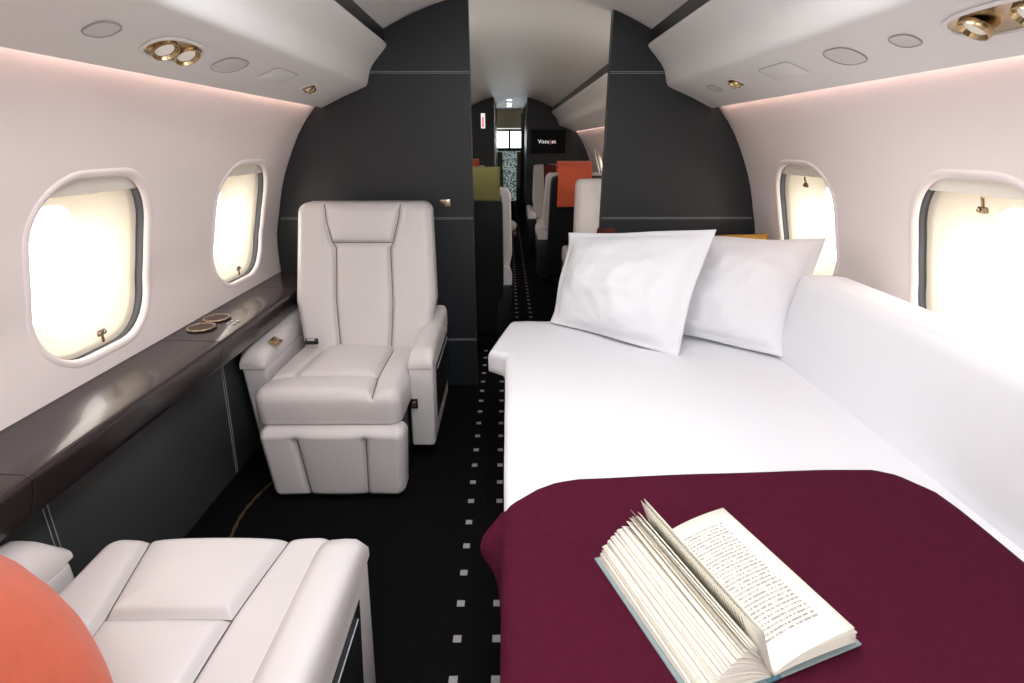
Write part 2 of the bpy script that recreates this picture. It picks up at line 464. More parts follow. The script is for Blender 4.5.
def light_unit(side, y, L, W, label, two=True, dx=.82):
    t = thing('reading_light', label, 'reading light', group='brass reading lights under the bins'); t.matrix_world = under(side, y, dx, .001)
    dish('bezel', [(L, W, -.0005), (L + .006, W + .006, 0), (L + .005, W + .005, .003), (L - .001, W - .001, .004), (L - .004, W - .004, .001)], M['bin'], t, cap=False)
    dish('tray', [(L - .002, W - .002, .0015), (L - .012, W - .010, .0005), (.001, .001, .0004)], M['champagne'], t, cap=False)
    r = min(W * .70, L * .42)
    for k in ((-1, 1) if two else (1,)):
        c = k * L * .46 if two else L * .25
        A = Matrix.Translation((c, 0, .001)) @ Matrix.Rotation(-.16, 4, 'Y') @ Matrix.Rotation(-.14, 4, 'X')
        g = bpy.data.objects.new('lamp_cup', None)
        o = lathe('lamp_cup', [(r * .75, .000), (r * 1.02, .002), (r * 1.05, .006), (r, .013), (r * .93, .013), (r * .84, .006), (r * .70, .005)], M['brass'], t, 30, A)
        bpy.data.objects.remove(g)
        lathe('lens', [(r * .72, .004), (r * .70, .007), (r * .5, .008), (.0005, .008)], M['lens'], o, 26, A)
    return t
light_unit(-1, 1.372, .092, .043, 'oval brass twin reading light nearest the camera on the left bin')
light_unit(-1, 2.245, .042, .028, 'small brass reading light at the far end of the left bin', True)
light_unit(1, 1.035, .118, .044, 'large oval brass twin reading light at the top right corner', dx=.815)
light_unit(1, 2.135, .042, .030, 'small brass reading light at the far end of the right bin', True, dx=.80)
def grille(side, y, L, W, label, dx=.82, p=2.6):
    t = thing('speaker_grille', label, 'speaker grille', group='speaker grilles under the bins'); t.matrix_world = under(side, y, dx, .0003)
    dish('rim', [(L, W, 0), (L, W, .002), (L - .003, W - .003, .0022), (L - .003, W - .003, .0004)], M['seamline'], t, p, False)
    dish('grille_cloth', [(L - .003, W - .003, .0006), (L - .01, W - .01, .0014)], M['grille'], t, p, True)
grille(-1, 1.143, .036, .030, 'round speaker grille nearest the camera on the left bin')
grille(-1, 1.632, .068, .042, 'larger oval speaker grille in the middle of the left bin')
grille(1, 1.487, .060, .045, 'larger oval speaker grille in the middle of the right bin', .81)
grille(1, 1.272, .036, .028, 'smaller oval speaker grille beside the large right brass light', .81)
def access(side, y, L, W, label, dx=.82):
    t = thing('access_panel', label, 'access panel', group='access panels under the bins'); t.matrix_world = under(side, y, dx, .0002)
    dish('panel_gap', [(L, W, 0), (L, W, .0008), (L - .0022, W - .0022, .0008), (L - .0022, W - .0022, 0)], M['seamline'], t, 8, False)
    dish('panel_plate', [(L - .0022, W - .0022, 0), (L - .004, W - .004, .0010)], M['bin'], t, 8, True)
access(-1, 1.93, .092, .055, 'rectangular flush access panel on the left bin')
access(1, 1.80, .100, .058, 'rectangular flush access panel on the right bin')
grille(1, 2.35, .04, .028, 'faint round cover at the far end of the right bin, near the dark partition', .80)

# partitions ---------------------------------------------------------------------
def outline_half(side, xin):
    """x,z outline from inner door edge to the wall"""
    pts = [(xin, .004)]
    d0 = (xin - CX) * side; n = 12
    pts.append((xin, ceil_z(abs(d0)) - .002))
    for i in range(1, n + 1):
        d = d0 + (.72 - d0) * i / n; pts.append((CX + side * d, ceil_z(abs(d)) - .002))
    z = 1.64
    while z > .50: pts.append((CX + side * (wdx(z) - .003), z)); z -= .06
    pts.append((CX + side * 1.236, .46)); pts.append((CX + side * 1.19, .004))
    return pts
def partition(side, xin, y0, y1, nm, extra=True):
    r = struct_empty(nm)
    prism('partition_panel', outline_half(side, xin), y0, y1, M['slate'], r)
    xe = {1.603: .69, .938: 1.2, .279: 1.16}
    if extra:
        for z, lim in xe.items():
            for d in (0, .007):
                xa, xb = xin, CX + side * lim
                tube('stitch_seam', [(xa, y0 - .0004, z + d), (xb, y0 - .0004, z + d)], .0011, M['stitch'], r, 6)
    return r
partition(-1, -.172, 2.70, 2.76, 'wall_partition_left')
partition(1, .480, 2.70, 2.76, 'wall_partition_right')
t = thing('switch_plate', 'small square brass switch plate on the dark left partition beside the chair', 'switch plate', (-.312, 2.6985, 1.018))
box('plate', (-.026, -.004, -.017), (.026, .001, .017), M['champagne'], t, .002, 2)
lathe('button', [(.009, 0), (.009, .002), (.007, .004), (.0005, .004)], M['brass'], t, 18, Matrix.Translation((0, -.0035, 0)) @ Matrix.Rotation(PI / 2, 4, 'X'))

# aft end of the cabin, behind the photographer
structure(prism('wall_back', outline_half(-1, CX) [1:] + outline_half(1, CX)[:0:-1], YB - .06, YB, M['bin']))

# ------------------------------------------------------------------ padded shapes
def seg_dist(px, py, ax, ay, bx, by):
    vx, vy = bx - ax, by - ay; L = vx * vx + vy * vy
    t = max(0, min(1, ((px - ax) * vx + (py - ay) * vy) / L)) if L > 0 else 0
    return math.hypot(px - ax - vx * t, py - ay - vy * t)
def pad(name, W, L, T, mt, parent, r=.03, rc=.04, seams=(), depth=.010, sw=.006, puff=.008, pw=.05, nx=60, ny=60, fn=None, bulge=0, keep_bottom=True):
    """cushion in x in [-W/2,W/2], y in [0,L], top at z=T; fn maps the local point to its place"""
    def grid(n, H):
        out = []
        e = 8
        for i in range(e): out.append(r * (1 - math.cos(PI / 2 * i / e)))
        m = n - 2 * e
        for i in range(m + 1): out.append(r + (H - 2 * r) * i / m)
        for i in range(e - 1, -1, -1): out.append(H - r * (1 - math.cos(PI / 2 * i / e)))
        return out
    X = grid(nx, W); Y = grid(ny, L); vs = []; fs = []
    nX, nY = len(X), len(Y)
    def place(x0, y0):
        x = x0; y = y0
        cx = min(x, W - x); cy = min(y, L - y); d = min(cx, cy)
        if cx < rc and cy < rc:
            dx, dy = rc - cx, rc - cy; h = math.hypot(dx, dy); m = max(dx, dy)
            if h > 0: dx *= m / h; dy *= m / h
            x = (rc - dx) if x < W / 2 else W - (rc - dx)
            y = (rc - dy) if y < L / 2 else L - (rc - dy)
        return x - W / 2, y, d
    def dent(x, y):
        if not seams: return 0
        s = min(min(seg_dist(x, y, *a, *b) for a, b in zip(pl, pl[1:])) for pl in seams)
        return -depth * .85 * math.exp(-(s / (sw * 1.35)) ** 2) + puff * (1 - math.exp(-s / pw))
    for y0 in Y:
        for x0 in X:
            x, y, d = place(x0, y0)
            q = min(d, r); z = T - r + math.sqrt(max(0, r * r - (r - q) ** 2))
            k = min(1, d / (r * .9)) ** .7
            z += dent(x, y) * k
            if bulge: z += bulge * (1 - (2 * x / W) ** 2) * (1 - (2 * y / L - 1) ** 2)
            vs.append((x, y, z))
    for j in range(nY - 1):
        for i in range(nX - 1): a = j * nX + i; fs.append((a, a + 1, a + nX + 1, a + nX))
    # rim and bottom
    rim = [i for i in range(nX)] + [j * nX + nX - 1 for j in range(1, nY)] + [(nY - 1) * nX + i for i in range(nX - 2, -1, -1)] + [j * nX for j in range(nY - 2, 0, -1)]
    prev = rim; rb = min(.012, T * .2)
    for inset, z in ((0, rb), (rb * .3, rb * .3), (rb, 0)):
        cur = []
        for a in rim:
            x, y, _ = vs[a]
            cxs = x * (1 - inset / (W / 2)); cys = L / 2 + (y - L / 2) * (1 - inset / (L / 2))
            cur.append(len(vs)); vs.append((cxs, cys, z))
        n = len(rim)
        for i in range(n): fs.append((prev[i], prev[(i + 1) % n], cur[(i + 1) % n], cur[i]))
        prev = cur
    fs.append(tuple(prev))
    if fn: vs = [fn(Vector(v)) for v in vs]
    o = from_pydata(name, vs, fs, mt, parent)
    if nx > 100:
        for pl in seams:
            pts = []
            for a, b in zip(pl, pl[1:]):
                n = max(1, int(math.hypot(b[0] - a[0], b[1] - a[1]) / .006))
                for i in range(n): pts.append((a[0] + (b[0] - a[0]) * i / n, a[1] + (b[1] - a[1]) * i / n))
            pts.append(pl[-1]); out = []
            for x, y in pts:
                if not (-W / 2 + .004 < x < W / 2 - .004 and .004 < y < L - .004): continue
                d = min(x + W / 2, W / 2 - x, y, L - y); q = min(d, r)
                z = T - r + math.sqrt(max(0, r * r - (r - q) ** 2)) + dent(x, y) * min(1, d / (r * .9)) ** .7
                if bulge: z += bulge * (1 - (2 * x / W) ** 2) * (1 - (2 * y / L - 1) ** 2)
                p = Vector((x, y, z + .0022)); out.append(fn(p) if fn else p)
            if len(out) > 2: tube('seam', out, .0020, M['seam'], o, 6)  # dark line along the groove, crease shadow put in as colour
    return o

def make_club_chair(near=True, shell=False, shell_w=.575, footrest=True, seat_y=-.22, seat_seams=None, back_off=0, arms=(0, 0), sx0=0):
    """cream leather seat facing -y; origin on the floor under the middle of the seat front plane (arm fronts at y=0)"""
    t = thing('club_chair', 'x', 'chair')
    LE = M['leather']; nx = 130 if near else 44
    # seat cushion : front at seat_y, back at .38
    L = .40 - seat_y
    ss = seat_seams or [[(-.135, .04), (-.150, L - .03)], [(.175, .0), (.150, L - .03)], ]
    ss = seat_seams or [[(-.268, .13), (-.165, .17), (-.150, L)], [(-.165, .17), (.155, .17)], [(.175, -.01), (.155, .17), (.150, L)]]
    def fseat(p):
        z = p.z
        y = p.y
        k = max(0, 1 - y / .10)
        wv = 1 - .0 * k
        return Vector((p.x * wv + sx0, seat_y + y, .315 + z - .018 * (y / L)))
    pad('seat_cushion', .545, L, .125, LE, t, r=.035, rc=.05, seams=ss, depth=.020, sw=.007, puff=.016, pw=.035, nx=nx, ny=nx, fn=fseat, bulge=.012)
    # backrest
    H = .70
    hs = [[(-.182, .70), (-.172, .63), (-.145, .525)], [(-.145, .525), (.125, .525)], [(.125, .525), (.155, .63), (.165, .70)], [(-.133, 0), (-.130, .50), (-.145, .525)], [(.118, 0), (.112, .50), (.125, .525)]]
    def fback(p):
        # local y becomes height, local z thickness towards -y
        h = p.y; f = h / H
        w = .90 + .14 * min(1, f / .38) if f < .38 else 1.04 - .06 * (f - .38) / .62
        x = p.x * w
        side = abs(p.x) / .31
        y = .375 + .205 * f - p.z - .022 * max(0, side - .55) * (1 - .3 * f)
        if f > .72: y -= .012 * math.sin((f - .72) / .28 * PI) * (side < .6)
        return Vector((x + .010, y + back_off * (1 + .9 * f), .375 + h * .965 * (1 - back_off * .9)))
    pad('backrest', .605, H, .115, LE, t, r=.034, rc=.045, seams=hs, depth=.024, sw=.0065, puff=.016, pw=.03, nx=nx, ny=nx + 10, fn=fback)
    if footrest:
        fs_ = [[(-.125, .0), (-.135, .24)], [(.115, 0), (.125, .24)]]
        def ffoot(p):
            f = p.y / .29
            w = .93 + .07 * f
            y = seat_y + .035 - p.z + .03 - .035 * f * 0 
            return Vector((p.x * w - .004, y + .012 * (1 - f) - .012, .012 + p.y * 1.06))
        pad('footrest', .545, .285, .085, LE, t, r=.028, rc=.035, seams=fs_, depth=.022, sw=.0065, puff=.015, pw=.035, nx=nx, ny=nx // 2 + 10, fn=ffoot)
    for s in (-1, 1):
        # arm post: a broad panel under the pad
        so = arms[0] if s < 0 else arms[1]
        x0, x1 = s * .272 + so, s * .372 + so
        def tp(v): 
            f = max(0, min(1, (.47 - v.z) / .40)); 
            return Vector((v.x - s * .012 * f, v.y + .018 * f if v.y < .3 else v.y, v.z))
        a = box('armrest', (min(x0, x1), 0, .075), (max(x0, x1), .55, .455), LE if near else M['black'], t, .014, 4, taper=tp)
        prof = []
        # pad on top: rounded section lofted from front to back, rising to the rear
        rg = []
        for i in range(19):
            y = -.006 + .55 * i / 18
            e = min(1, (i + .5) / 2.0); rise = .528 + .022 * min(1, max(0, (y - .02) / .42))
            top = .452 + (rise - .452) * math.sin(e * PI / 2); hw = .051 * (.96 + .04 * math.sin(e * PI / 2))
            c = s * .322 + so; ring = []
            for a_, (sx, sz) in enumerate([(-1, 0), (-1, .35), (-1, .72), (-.9, .9), (-.72, 1), (-.3, 1.02), (.3, 1.02), (.72, 1), (.9, .9), (1, .72), (1, .35), (1, 0)]):
                inner = -sx * s
                drop_ = .34 * max(0, inner - .1) ** 1.3
                ring.append(Vector((c + hw * sx, y, .452 + (top - .452) * max(0, sz - (drop_ if sz > .3 else 0)))))
            rg.append(ring)
        pd = loft('arm_pad', rg, LE, t, sharp=60)
        # dark side inset with pale stitching on the outer face
        xo = s * .3735 + so
        ins = finish('side_panel', add_box(bmesh.new(), (min(xo, xo - s * .006), .085, .16), (max(xo, xo - s * .006) , .53, .425), .003, 1, taper=lambda v: Vector((v.x - s * .012 * max(0, min(1, (.47 - v.z) / .40)), v.y + (.0 if v.z > .3 else .03), v.z))), M['black'], t)
        tube('stitching', [(xo - s * .001 + s * .0015, .115, .40), (xo + s * .0005, .50, .40)], .0016, M['stitch'], ins, 6)
    # base
    box('base', (-.23, seat_y + .10, .0), (.23, .46, .30), M['black'], t, .02, 2)
    if shell:
        def fsh(p):
            h = p.y; f = h / .93
            return Vector((p.x * (1 - .05 * f), .46 + .15 * f + p.z, .10 + h))
        pad('back_shell', shell_w, .93, .05, M['black'], t, r=.02, rc=.05, nx=30, ny=34, fn=fsh)
    return t

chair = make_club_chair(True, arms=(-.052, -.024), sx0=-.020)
chair.location = (-.650, 1.925, 0)
tag(chair, 'cream leather armchair facing the camera in front of the dark left partition', 'chair', 'cream leather cabin chairs')
# brass switch plate on the inner left arm, dark outlet in right arm post, belt buckle
o = finish('recline_switch', add_box(bmesh.new(), (-.003, -.030, -.021), (.004, .030, .021), .004, 2), M['brass'], chair)
o.location = (-.322, .12, .5235); o.rotation_euler = (0, -1.05, 0); o['label'] = 'brass recline switch'
for s in (-1, 1):
    lv = finish('lever', add_box(bmesh.new(), (.003, -.008, -.011), (.009, .008, .011), .002, 2), M['champagne'], o); lv.location = (0, s * .012, s * .003)
o = finish('power_outlet', add_box(bmesh.new(), (-.015, -.004, -.022), (.015, .002, .022), .003, 2), M['black'], chair); o.location = (.262, .002, .290)
sk = finish('socket', add_box(bmesh.new(), (-.008, -.006, -.010), (.008, -.003, .010), .002, 1), M['brass'], o)
o = finish('belt_buckle', add_box(bmesh.new(), (-.028, -.018, -.008), (.028, .018, .010), .005, 2), M['black'], chair); o.location = (-.218, .235, .478); o.rotation_euler = (.1, .1, .35)
bc = finish('clasp', add_box(bmesh.new(), (-.020, -.013, .009), (.012, .013, .013), .002, 1), M['steel'], o)

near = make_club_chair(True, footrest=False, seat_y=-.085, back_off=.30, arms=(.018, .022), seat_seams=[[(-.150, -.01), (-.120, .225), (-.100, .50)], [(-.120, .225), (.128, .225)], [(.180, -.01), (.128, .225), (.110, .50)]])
near.location = (-.660, .90, 0); near.rotation_euler = (0, 0, PI)
tag(near, 'cream leather chair seat and armrest in the lower left corner, facing away', 'chair', 'cream leather cabin chairs')
# its backrest sits further aft, below the frame
for ch in near.children:
    if ch.name.startswith('arm') or ch.name.startswith('side'): pass

# ------------------------------------------------------------------ daybed
bed = thing('daybed', 'long sofa made up as a white bed along the right wall', 'bed', (0.5, 1.0, 0))
def rel(o, p): o.matrix_parent_inverse = Matrix.Translation(-Vector(p.location)); return o
b1 = rel(box('base', (.05, -.85, .0), (1.12, 2.14, .40), M['slate'], bed, .02, 2), bed)
b2 = rel(box('mattress', (.022, -.9, .40), (.985, 2.17, .543), M['linen'], bed, .03, 4), bed)
# back cushion under a sheet
rg = []
ys = [-.9 + .15 * i for i in range(17)] + [1.62, 1.70, 1.75, 1.77, 1.785, 1.795, 1.80]
for y in ys:
    e = 0 if y < 1.75 else (1 - math.sqrt(max(0, 1 - ((y - 1.75) / .051) ** 2)))
    dx = .05 * e; sg = .006 * math.sin(y * 3.1) + .004 * math.sin(y * 7.7)
    pf = [(.990 + dx, .50), (.992 + dx, .58), (.998 + dx + sg * .4, .68), (1.008 + dx + sg * .6, .78), (1.014 + dx, .835 - .02 * e), (1.019 + dx, .856 - .03 * e), (1.030 + dx, .869 - .035 * e), (1.046 + dx, .874 - .04 * e),
          (1.10, .874 + sg * .5 - .04 * e), (1.17, .866 - .04 * e), (1.20 - .3 * dx, .850 - .04 * e), (1.212 - dx, .80), (1.212 - dx, .50)]
    rg.append([Vector((a, y, z)) for a, z in pf])
o = rel(loft('back_cushion', rg, M['linen'], bed, sharp=70), bed); o['label'] = 'back cushion covered by a smooth white sheet'

def drape(name, xs_top, y0, y1, ztop, fn_side, mt, thick, ny=90, nside=22, ntop=50, wr=.0015, far_drop=0):
    pass
def cloth(name, P, nu, nv, mt, thick, parent=None):
    """P(u,v)->Vector, u,v in 0..1; given real thickness"""
    vs = [P(i / nu, j / nv) for j in range(nv + 1) for i in range(nu + 1)]
    fs = [(j * (nu + 1) + i, j * (nu + 1) + i + 1, (j + 1) * (nu + 1) + i + 1, (j + 1) * (nu + 1) + i) for j in range(nv) for i in range(nu)]
    o = from_pydata(name, vs, fs, mt, parent, recalc=False)
    md = o.modifiers.new('thickness', 'SOLIDIFY'); md.thickness = thick; md.offset = 1
    md.use_rim = True
    return o
def sm(a, b, x):
    t = max(0, min(1, (x - a) / (b - a))); return t * t * (3 - 2 * t)
# duvet : u from hanging hem (left) to the sofa back, v from near to far (then hangs down at the far end)
def duvet(u, v):
    s = -.52 + (1.0 + .52) * (u ** .9)            # arc length across : <0 hanging side
    t = -.92 + (2.23 + .92) * v
    wr = .006 * noise.noise(Vector((s * 2.6, t * 1.8, 3))) + .0025 * noise.noise(Vector((s * 9, t * 7, 1)))
    xe = -.004
    fl = 0
    top = .560 + .006 * noise.noise(Vector((s * 2, t * 1.3, 5)))
    # the far corner is cut off by a diagonal fold, so the edge slides inwards beyond the corner
    xt = xe
    if t > 1.83: xt = -.068 + .080 * (t - 1.83) / .34
    elif t > 1.80: xt = -.004 - .064 * sm(1.80, 1.83, t)
    r = .022
    if s >= r: x = xt + s * (1 - xt) ; z = top
    elif s > -r:
        a = (r - s) / (2 * r) * PI / 2; x = xt + r - r * math.sin(a); z = top - r + r * math.cos(a)
    else:
        h = -(s + r); x = xt + (xe - xt) * sm(.060, .072, h) + .02 * sm(0, .5, h) + .004 * math.sin(t * 16) * sm(0, .3, h); z = top - r - h
        x += 0
    if s < r:
        drop = max(0, top - z)
        x -= fl * (sm(-.002, .012, drop)) * (1 - sm(.05, .10, drop))
    z += wr * (1 if s > 0 else 0)
    if s > .80: z -= .02 * sm(.80, 1.0, s) * 0
    # far end hangs
    y = t
    if t > 2.17:
        q = (t - 2.17) / .06; y = 2.17 + .03 * math.sin(q * PI / 2); z -= .30 * q * q * (1 if s > -r else .0)
    return Vector((x + wr * .5, y, max(z, .012)))
duv = cloth('bed_sheet', duvet, 110, 150, M['linen'], .006)
tag(duv, 'smooth white sheet spread over the daybed and hanging to the dark carpet', 'bed sheet')

# maroon blanket
def blanket(u, v):
    s = -.46 + (.955 + .46) * (u ** .85)
    fp = [(-.46, .60), (-.085, .850), (-.06, .865), (0, .905), (.03, .930), (.072, .966), (.112, .988), (.165, 1.002), (.275, 1.010), (.46, 1.022), (.75, 1.032), (.858, 1.034), (.90, 1.015), (.935, .955), (.956, .86)]
    far = fp[0][1] if s < fp[0][0] else fp[-1][1]
    for (a0, b0), (a1, b1) in zip(fp, fp[1:]):
        if a0 <= s <= a1: far = b0 + (b1 - b0) * (s - a0) / (a1 - a0)
    near_ = -.60
    t = near_ + (far - near_) * (1 - (1 - v) ** 1.25)
    de = far - t                                     # distance to the far hem
    xe = -.004; r = .020; top = .576
    if s >= r: x = s; z = top
    elif s > -r:
        a = (r - s) / (2 * r) * PI / 2; x = xe + r - r * math.sin(a) + .02 * sm(-r, r, s) * 0; z = top - r + r * math.cos(a)
        if s > 0: x = xe + (r - r * math.sin(a)) 
    else:
        h = -(s + r); x = xe + .022 * sm(0, .4, h) + .008 * math.sin(t * 13 + 1) * sm(.0, .2, h); z = top - r - h
    if s >= r: x = xe + r + (s - r) * (.955 - xe - r) / (.955 - r)
    drop = max(0, top - z)
    x -= .050 * math.exp(-de / .045) * sm(.0, .06, drop) * (1 - sm(.062, .13, drop))
    if de < .016: z -= .012 * (1 - de / .016) ** 2 if s > 0 else 0
    wr = .0035 * noise.noise(Vector((x * 5, t * 4, 9))) + .007 * max(0, noise.noise(Vector((x * 2.2 + 4, t * 1.6, 2))))
    # gentle roll at the right edge
    if s > .93: z -= .014 * ((s - .93) / .025) ** 2 if s < .955 else .014
    return Vector((x, t, max(.01, z + wr * (1 if s > 0 else .3))))
bl = cloth('throw_blanket', blanket, 120, 120, M['maroon'], .009)
tag(bl, 'maroon wool blanket spread across the foot of the white bed', 'blanket')

# pillows from four corners
def pillow(name, BL, BR, TL, TR, T, mt, label, cat='pillow', group=None, flange=0.0, seed=0, sag=.03, n=44, belly=.42, wrk=1.0):
    BL, BR, TL, TR = map(Vector, (BL, BR, TL, TR)); vs = []; fs = []
    N = ((BR - BL).cross(TL - BL)).normalized()       # towards the camera for our order
    def P(u, v, sg):
        a = 2 * u - 1; b = 2 * v - 1
        # pull edges in between corners
        uu = u - .5; vv = v - .5
        uu *= 1 - sag * (1 - b * b) ; vv *= 1 - sag * (1 - a * a)
        U, V = uu + .5, vv + .5
        base = BL.lerp(BR, U).lerp(TL.lerp(TR, U), V)
        fu = max(0, 1 - abs(a)); fv = max(0, 1 - abs(b)); f = flange
        ea = max(0, fu - f) / (1 - f); eb = max(0, fv - f) / (1 - f)
        h = (min(1, ea * (2 - ea))) ** .55 * (min(1, eb * (2 - eb))) ** .55
        w = noise.noise(Vector((u * 4 + seed, v * 5, seed * 1.7))) * .05 + noise.noise(Vector((u * 13 + seed, v * 9, seed))) * .018
        # fan creases from the corners and edge
        ang = math.atan2(v - .02, u - .5); w += .022 * math.sin(ang * 14 + seed) * max(0, 1 - fv * 2.2) * (fu > f) 
        d = T * .5 * h * (1 + (w * 3 * wrk)) + .0025
        off = sg * d + (.010 * math.sin(u * 9 + seed) * (1 - min(1, fv * 4)) + .010 * math.sin(v * 8 + seed * 2) * (1 - min(1, fu * 4)))
        return base + N * off
    for sg in (1, -1):
        for j in range(n + 1):
            for i in range(n + 1): vs.append(P(i / n, j / n, sg))
    m = (n + 1) ** 2
    for k in (0, m):
        for j in range(n):
            for i in range(n):
                a = k + j * (n + 1) + i; fs.append((a, a + 1, a + n + 2, a + n + 1))
    rim = [i for i in range(n + 1)] + [j * (n + 1) + n for j in range(1, n + 1)] + [n * (n + 1) + i for i in range(n - 1, -1, -1)] + [j * (n + 1) for j in range(n - 1, 0, -1)]
    for i in range(len(rim)):
        a, b = rim[i], rim[(i + 1) % len(rim)]; fs.append((a, b, b + m, a + m))
    o = from_pydata(name, vs, fs, mt)
    c = sum((Vector(v) for v in (BL, BR, TL, TR)), Vector()) / 4
    return tag(o, label, cat, group)
pillow('pillow', (.185, 2.13, .575), (.615, 1.745, .570), (.262, 2.215, .945), (.765, 1.93, 1.005), .23, M['linen'],
       'white linen pillow leaning in front, nearest the aisle at the head of the bed', group='white bed pillows', flange=.08, seed=2, wrk=1.7)
pillow('pillow', (.63, 2.03, .572), (1.005, 1.715, .575), (.74, 2.24, .930), (1.225, 2.00, .955), .22, M['linen'],
       'white linen pillow behind the front one, propped against the window side', group='white bed pillows', flange=.05, seed=5, wrk=1.7)
pillow('cushion', (.84, 2.43, .50), (1.19, 2.36, .50), (.86, 2.56, .878), (1.25, 2.50, .898), .12, M['mustard'],
       'mustard yellow cushion edge showing behind the rear white pillow', 'cushion', seed=3)
pillow('cushion', (.36, 2.42, .50), (.66, 2.42, .50), (.44, 2.56, .915), (.525, 2.56, .915), .10, M['cloth_dark_red'],
       'dark red cushion just peeking over the front white pillow', 'cushion', seed=8)
# shelf the cushions stand on, at the head of the bed
hb = thing('headboard_shelf', 'low dark leather box between the bed head and the right partition', 'shelf', (.85, 2.45, 0))
box('body', (-.50, -.235, 0), (.37, .235, .46), M['slate'], hb, .012, 2)
box('top', (-.505, -.24, .46), (.375, .24, .485), M['ledge'], hb, .006, 2)
# orange cushion over the near chair
pillow('cushion', (-.97, .62, .475), (-.565, .52, .475), (-.98, .48, .89), (-.55, .35, .87), .25, M['orange'],
       'bright orange cushion leaning on the near chair in the lower left corner', 'cushion', seed=4, sag=.02, wrk=.2)

# ------------------------------------------------------------------ open book
book = thing('open_book', 'open hardback book lying face up on the maroon blanket', 'book', (.374, .515, .590), math.radians(19))
BH = .283
def sheet(pts, y0, y1, mt, name, parent, uvf=None, skew=0):
    pass
def leaf_mesh(name, leaves, mt, parent, th=.0004):
    """leaves: list of (curve [(w,z)..], y0, y1, flip)"""
    vs = []; fs = []; uvs = []
    for crv, y0, y1, lift in leaves:
        n = len(crv); base = len(vs); K = 6
        for j in range(K + 1):
            f = j / K
            for i, (w, z) in enumerate(crv):
                vs.append((w, y0 + (y1 - y0) * f, z + lift * f * (i / (n - 1)) ** 2)); uvs.append((i / (n - 1), f))
        for j in range(K):
            for i in range(n - 1):
                a = base + j * n + i; fs.append((a, a + 1, a + n + 1, a + n))
    me = bpy.data.meshes.new(name); me.from_pydata(vs, [], fs)
    uvl = me.uv_layers.new(name='UVMap')
    for p in me.polygons:
        for li in p.loop_indices: uvl.data[li].uv = uvs[me.loops[li].vertex_index]
    o = link(name, me, mt, parent)
    md = o.modifiers.new('thickness', 'SOLIDIFY'); md.thickness = th; md.offset = 0
    return o
def bez(p0, p1, p2, n=14):
    out = []
    for i in range(n + 1):
        t = i / n; out.append(tuple((1 - t) ** 2 * a + 2 * t * (1 - t) * b + t * t * c for a, b, c in zip(p0, p1, p2)))
    return out
# covers (rounded board corners) with spine
cv = box('cover', (.010, -.004, .000), (.168, BH + .004, .0035), M['board'], book, .001, 1)
cv2 = box('cover', (-.131, -.004, .000), (-.012, BH + .004, .0035), M['board'], book, .001, 1)
loft('spine', [[Vector((w, y, z)) for w, z in ((-.016, .0), (-.010, -.001), (.0, -.001), (.010, -.001), (.014, .0), (.012, .004), (0, .003), (-.014, .004))] for y in (-.004, BH + .004)], M['spine'], book)
rnd = random.Random(3)
L1 = []
for i in range(46):                                   # thick fanned left block
    f = i / 45
    q = f ** 1.15
    ex = -.122 + .072 * q ** 2.0 + rnd.uniform(-.002, .002)
    ez = .006 + .078 * q + rnd.uniform(-.0012, .0012)
    cxx = -.055 + .030 * q; cz = .012 + .052 * q
    L1.append((bez((-.004 + .002 * f, .004 + .003 * f), (cxx, cz), (ex, ez)), rnd.uniform(0, .002), BH - rnd.uniform(0, .004) , rnd.uniform(-.004, .006)))
lb = leaf_mesh('page_block', L1[:-3], M['paper'], book); lb['label'] = 'thick fanned left pages'
leaf_mesh('printed_page', L1[-3:], M['page'], book)
# upright pages in the middle
L2 = [(bez((-.001, .006), (-.028, .045), (-.066, .092)), 0, BH, .004), (bez((0, .006), (-.024, .055), (-.046, .108)), 0, BH, .003), (bez((0, .006), (-.020, .057), (-.040, .110)), 0, BH, .004)]
leaf_mesh('upright_page', L2, M['page'], book)
L3 = []
for i in range(24):
    f = i / 23; ez = .005 + .012 * f + .010 * f ** 4 + rnd.uniform(0, .0008); 
    L3.append((bez((.003, .004), (.030, .010 + .030 * f), (.159 - .004 * f, ez)), rnd.uniform(0, .002), BH - rnd.uniform(0, .002), rnd.uniform(0, .002)))
leaf_mesh('page_block', L3, M['paper'], book)
L4 = [(bez((.002, .006), (.030, .038), (.146, .040)), 0, BH, .004)]
leaf_mesh('printed_page', L4, M['page'], book)
L5 = [(bez((.002, .006), (.030, .042), (.154, .028)), 0, BH, .002)]
leaf_mesh('printed_page', L5, M['page'], book)

# ------------------------------------------------------------------ forward cabin
far = make_club_chair(False, shell=True)
far_spots = [
    (-.295, 3.77, PI + .05, 'chair with a dark shell just beyond the partition, an olive throw over its back'),
    (-.56, 6.0, 0, 'cream chair at far left beyond the partition, with an orange throw, mostly hidden'),
    (.80, 3.52, 0, 'cream leather chair right of the aisle, nearest beyond the partition, facing the camera'),
    (.66, 5.45, PI, 'dark-shelled chair right of the aisle carrying an orange throw'),
    (.62, 6.35, 0, 'cream chair under the wall screen with a maroon cushion on it'),
]
for i, (x, y, rz, lab) in enumerate(far_spots):
    if i == 0: o = make_club_chair(False, shell=True, shell_w=.50, arms=(.075, 0))
    else: o = far if i == 1 else copy_tree(far)
    o.location = (x, y, 0); o.rotation_euler = (0, 0, rz); tag(o, lab, 'chair', 'cream leather cabin chairs')

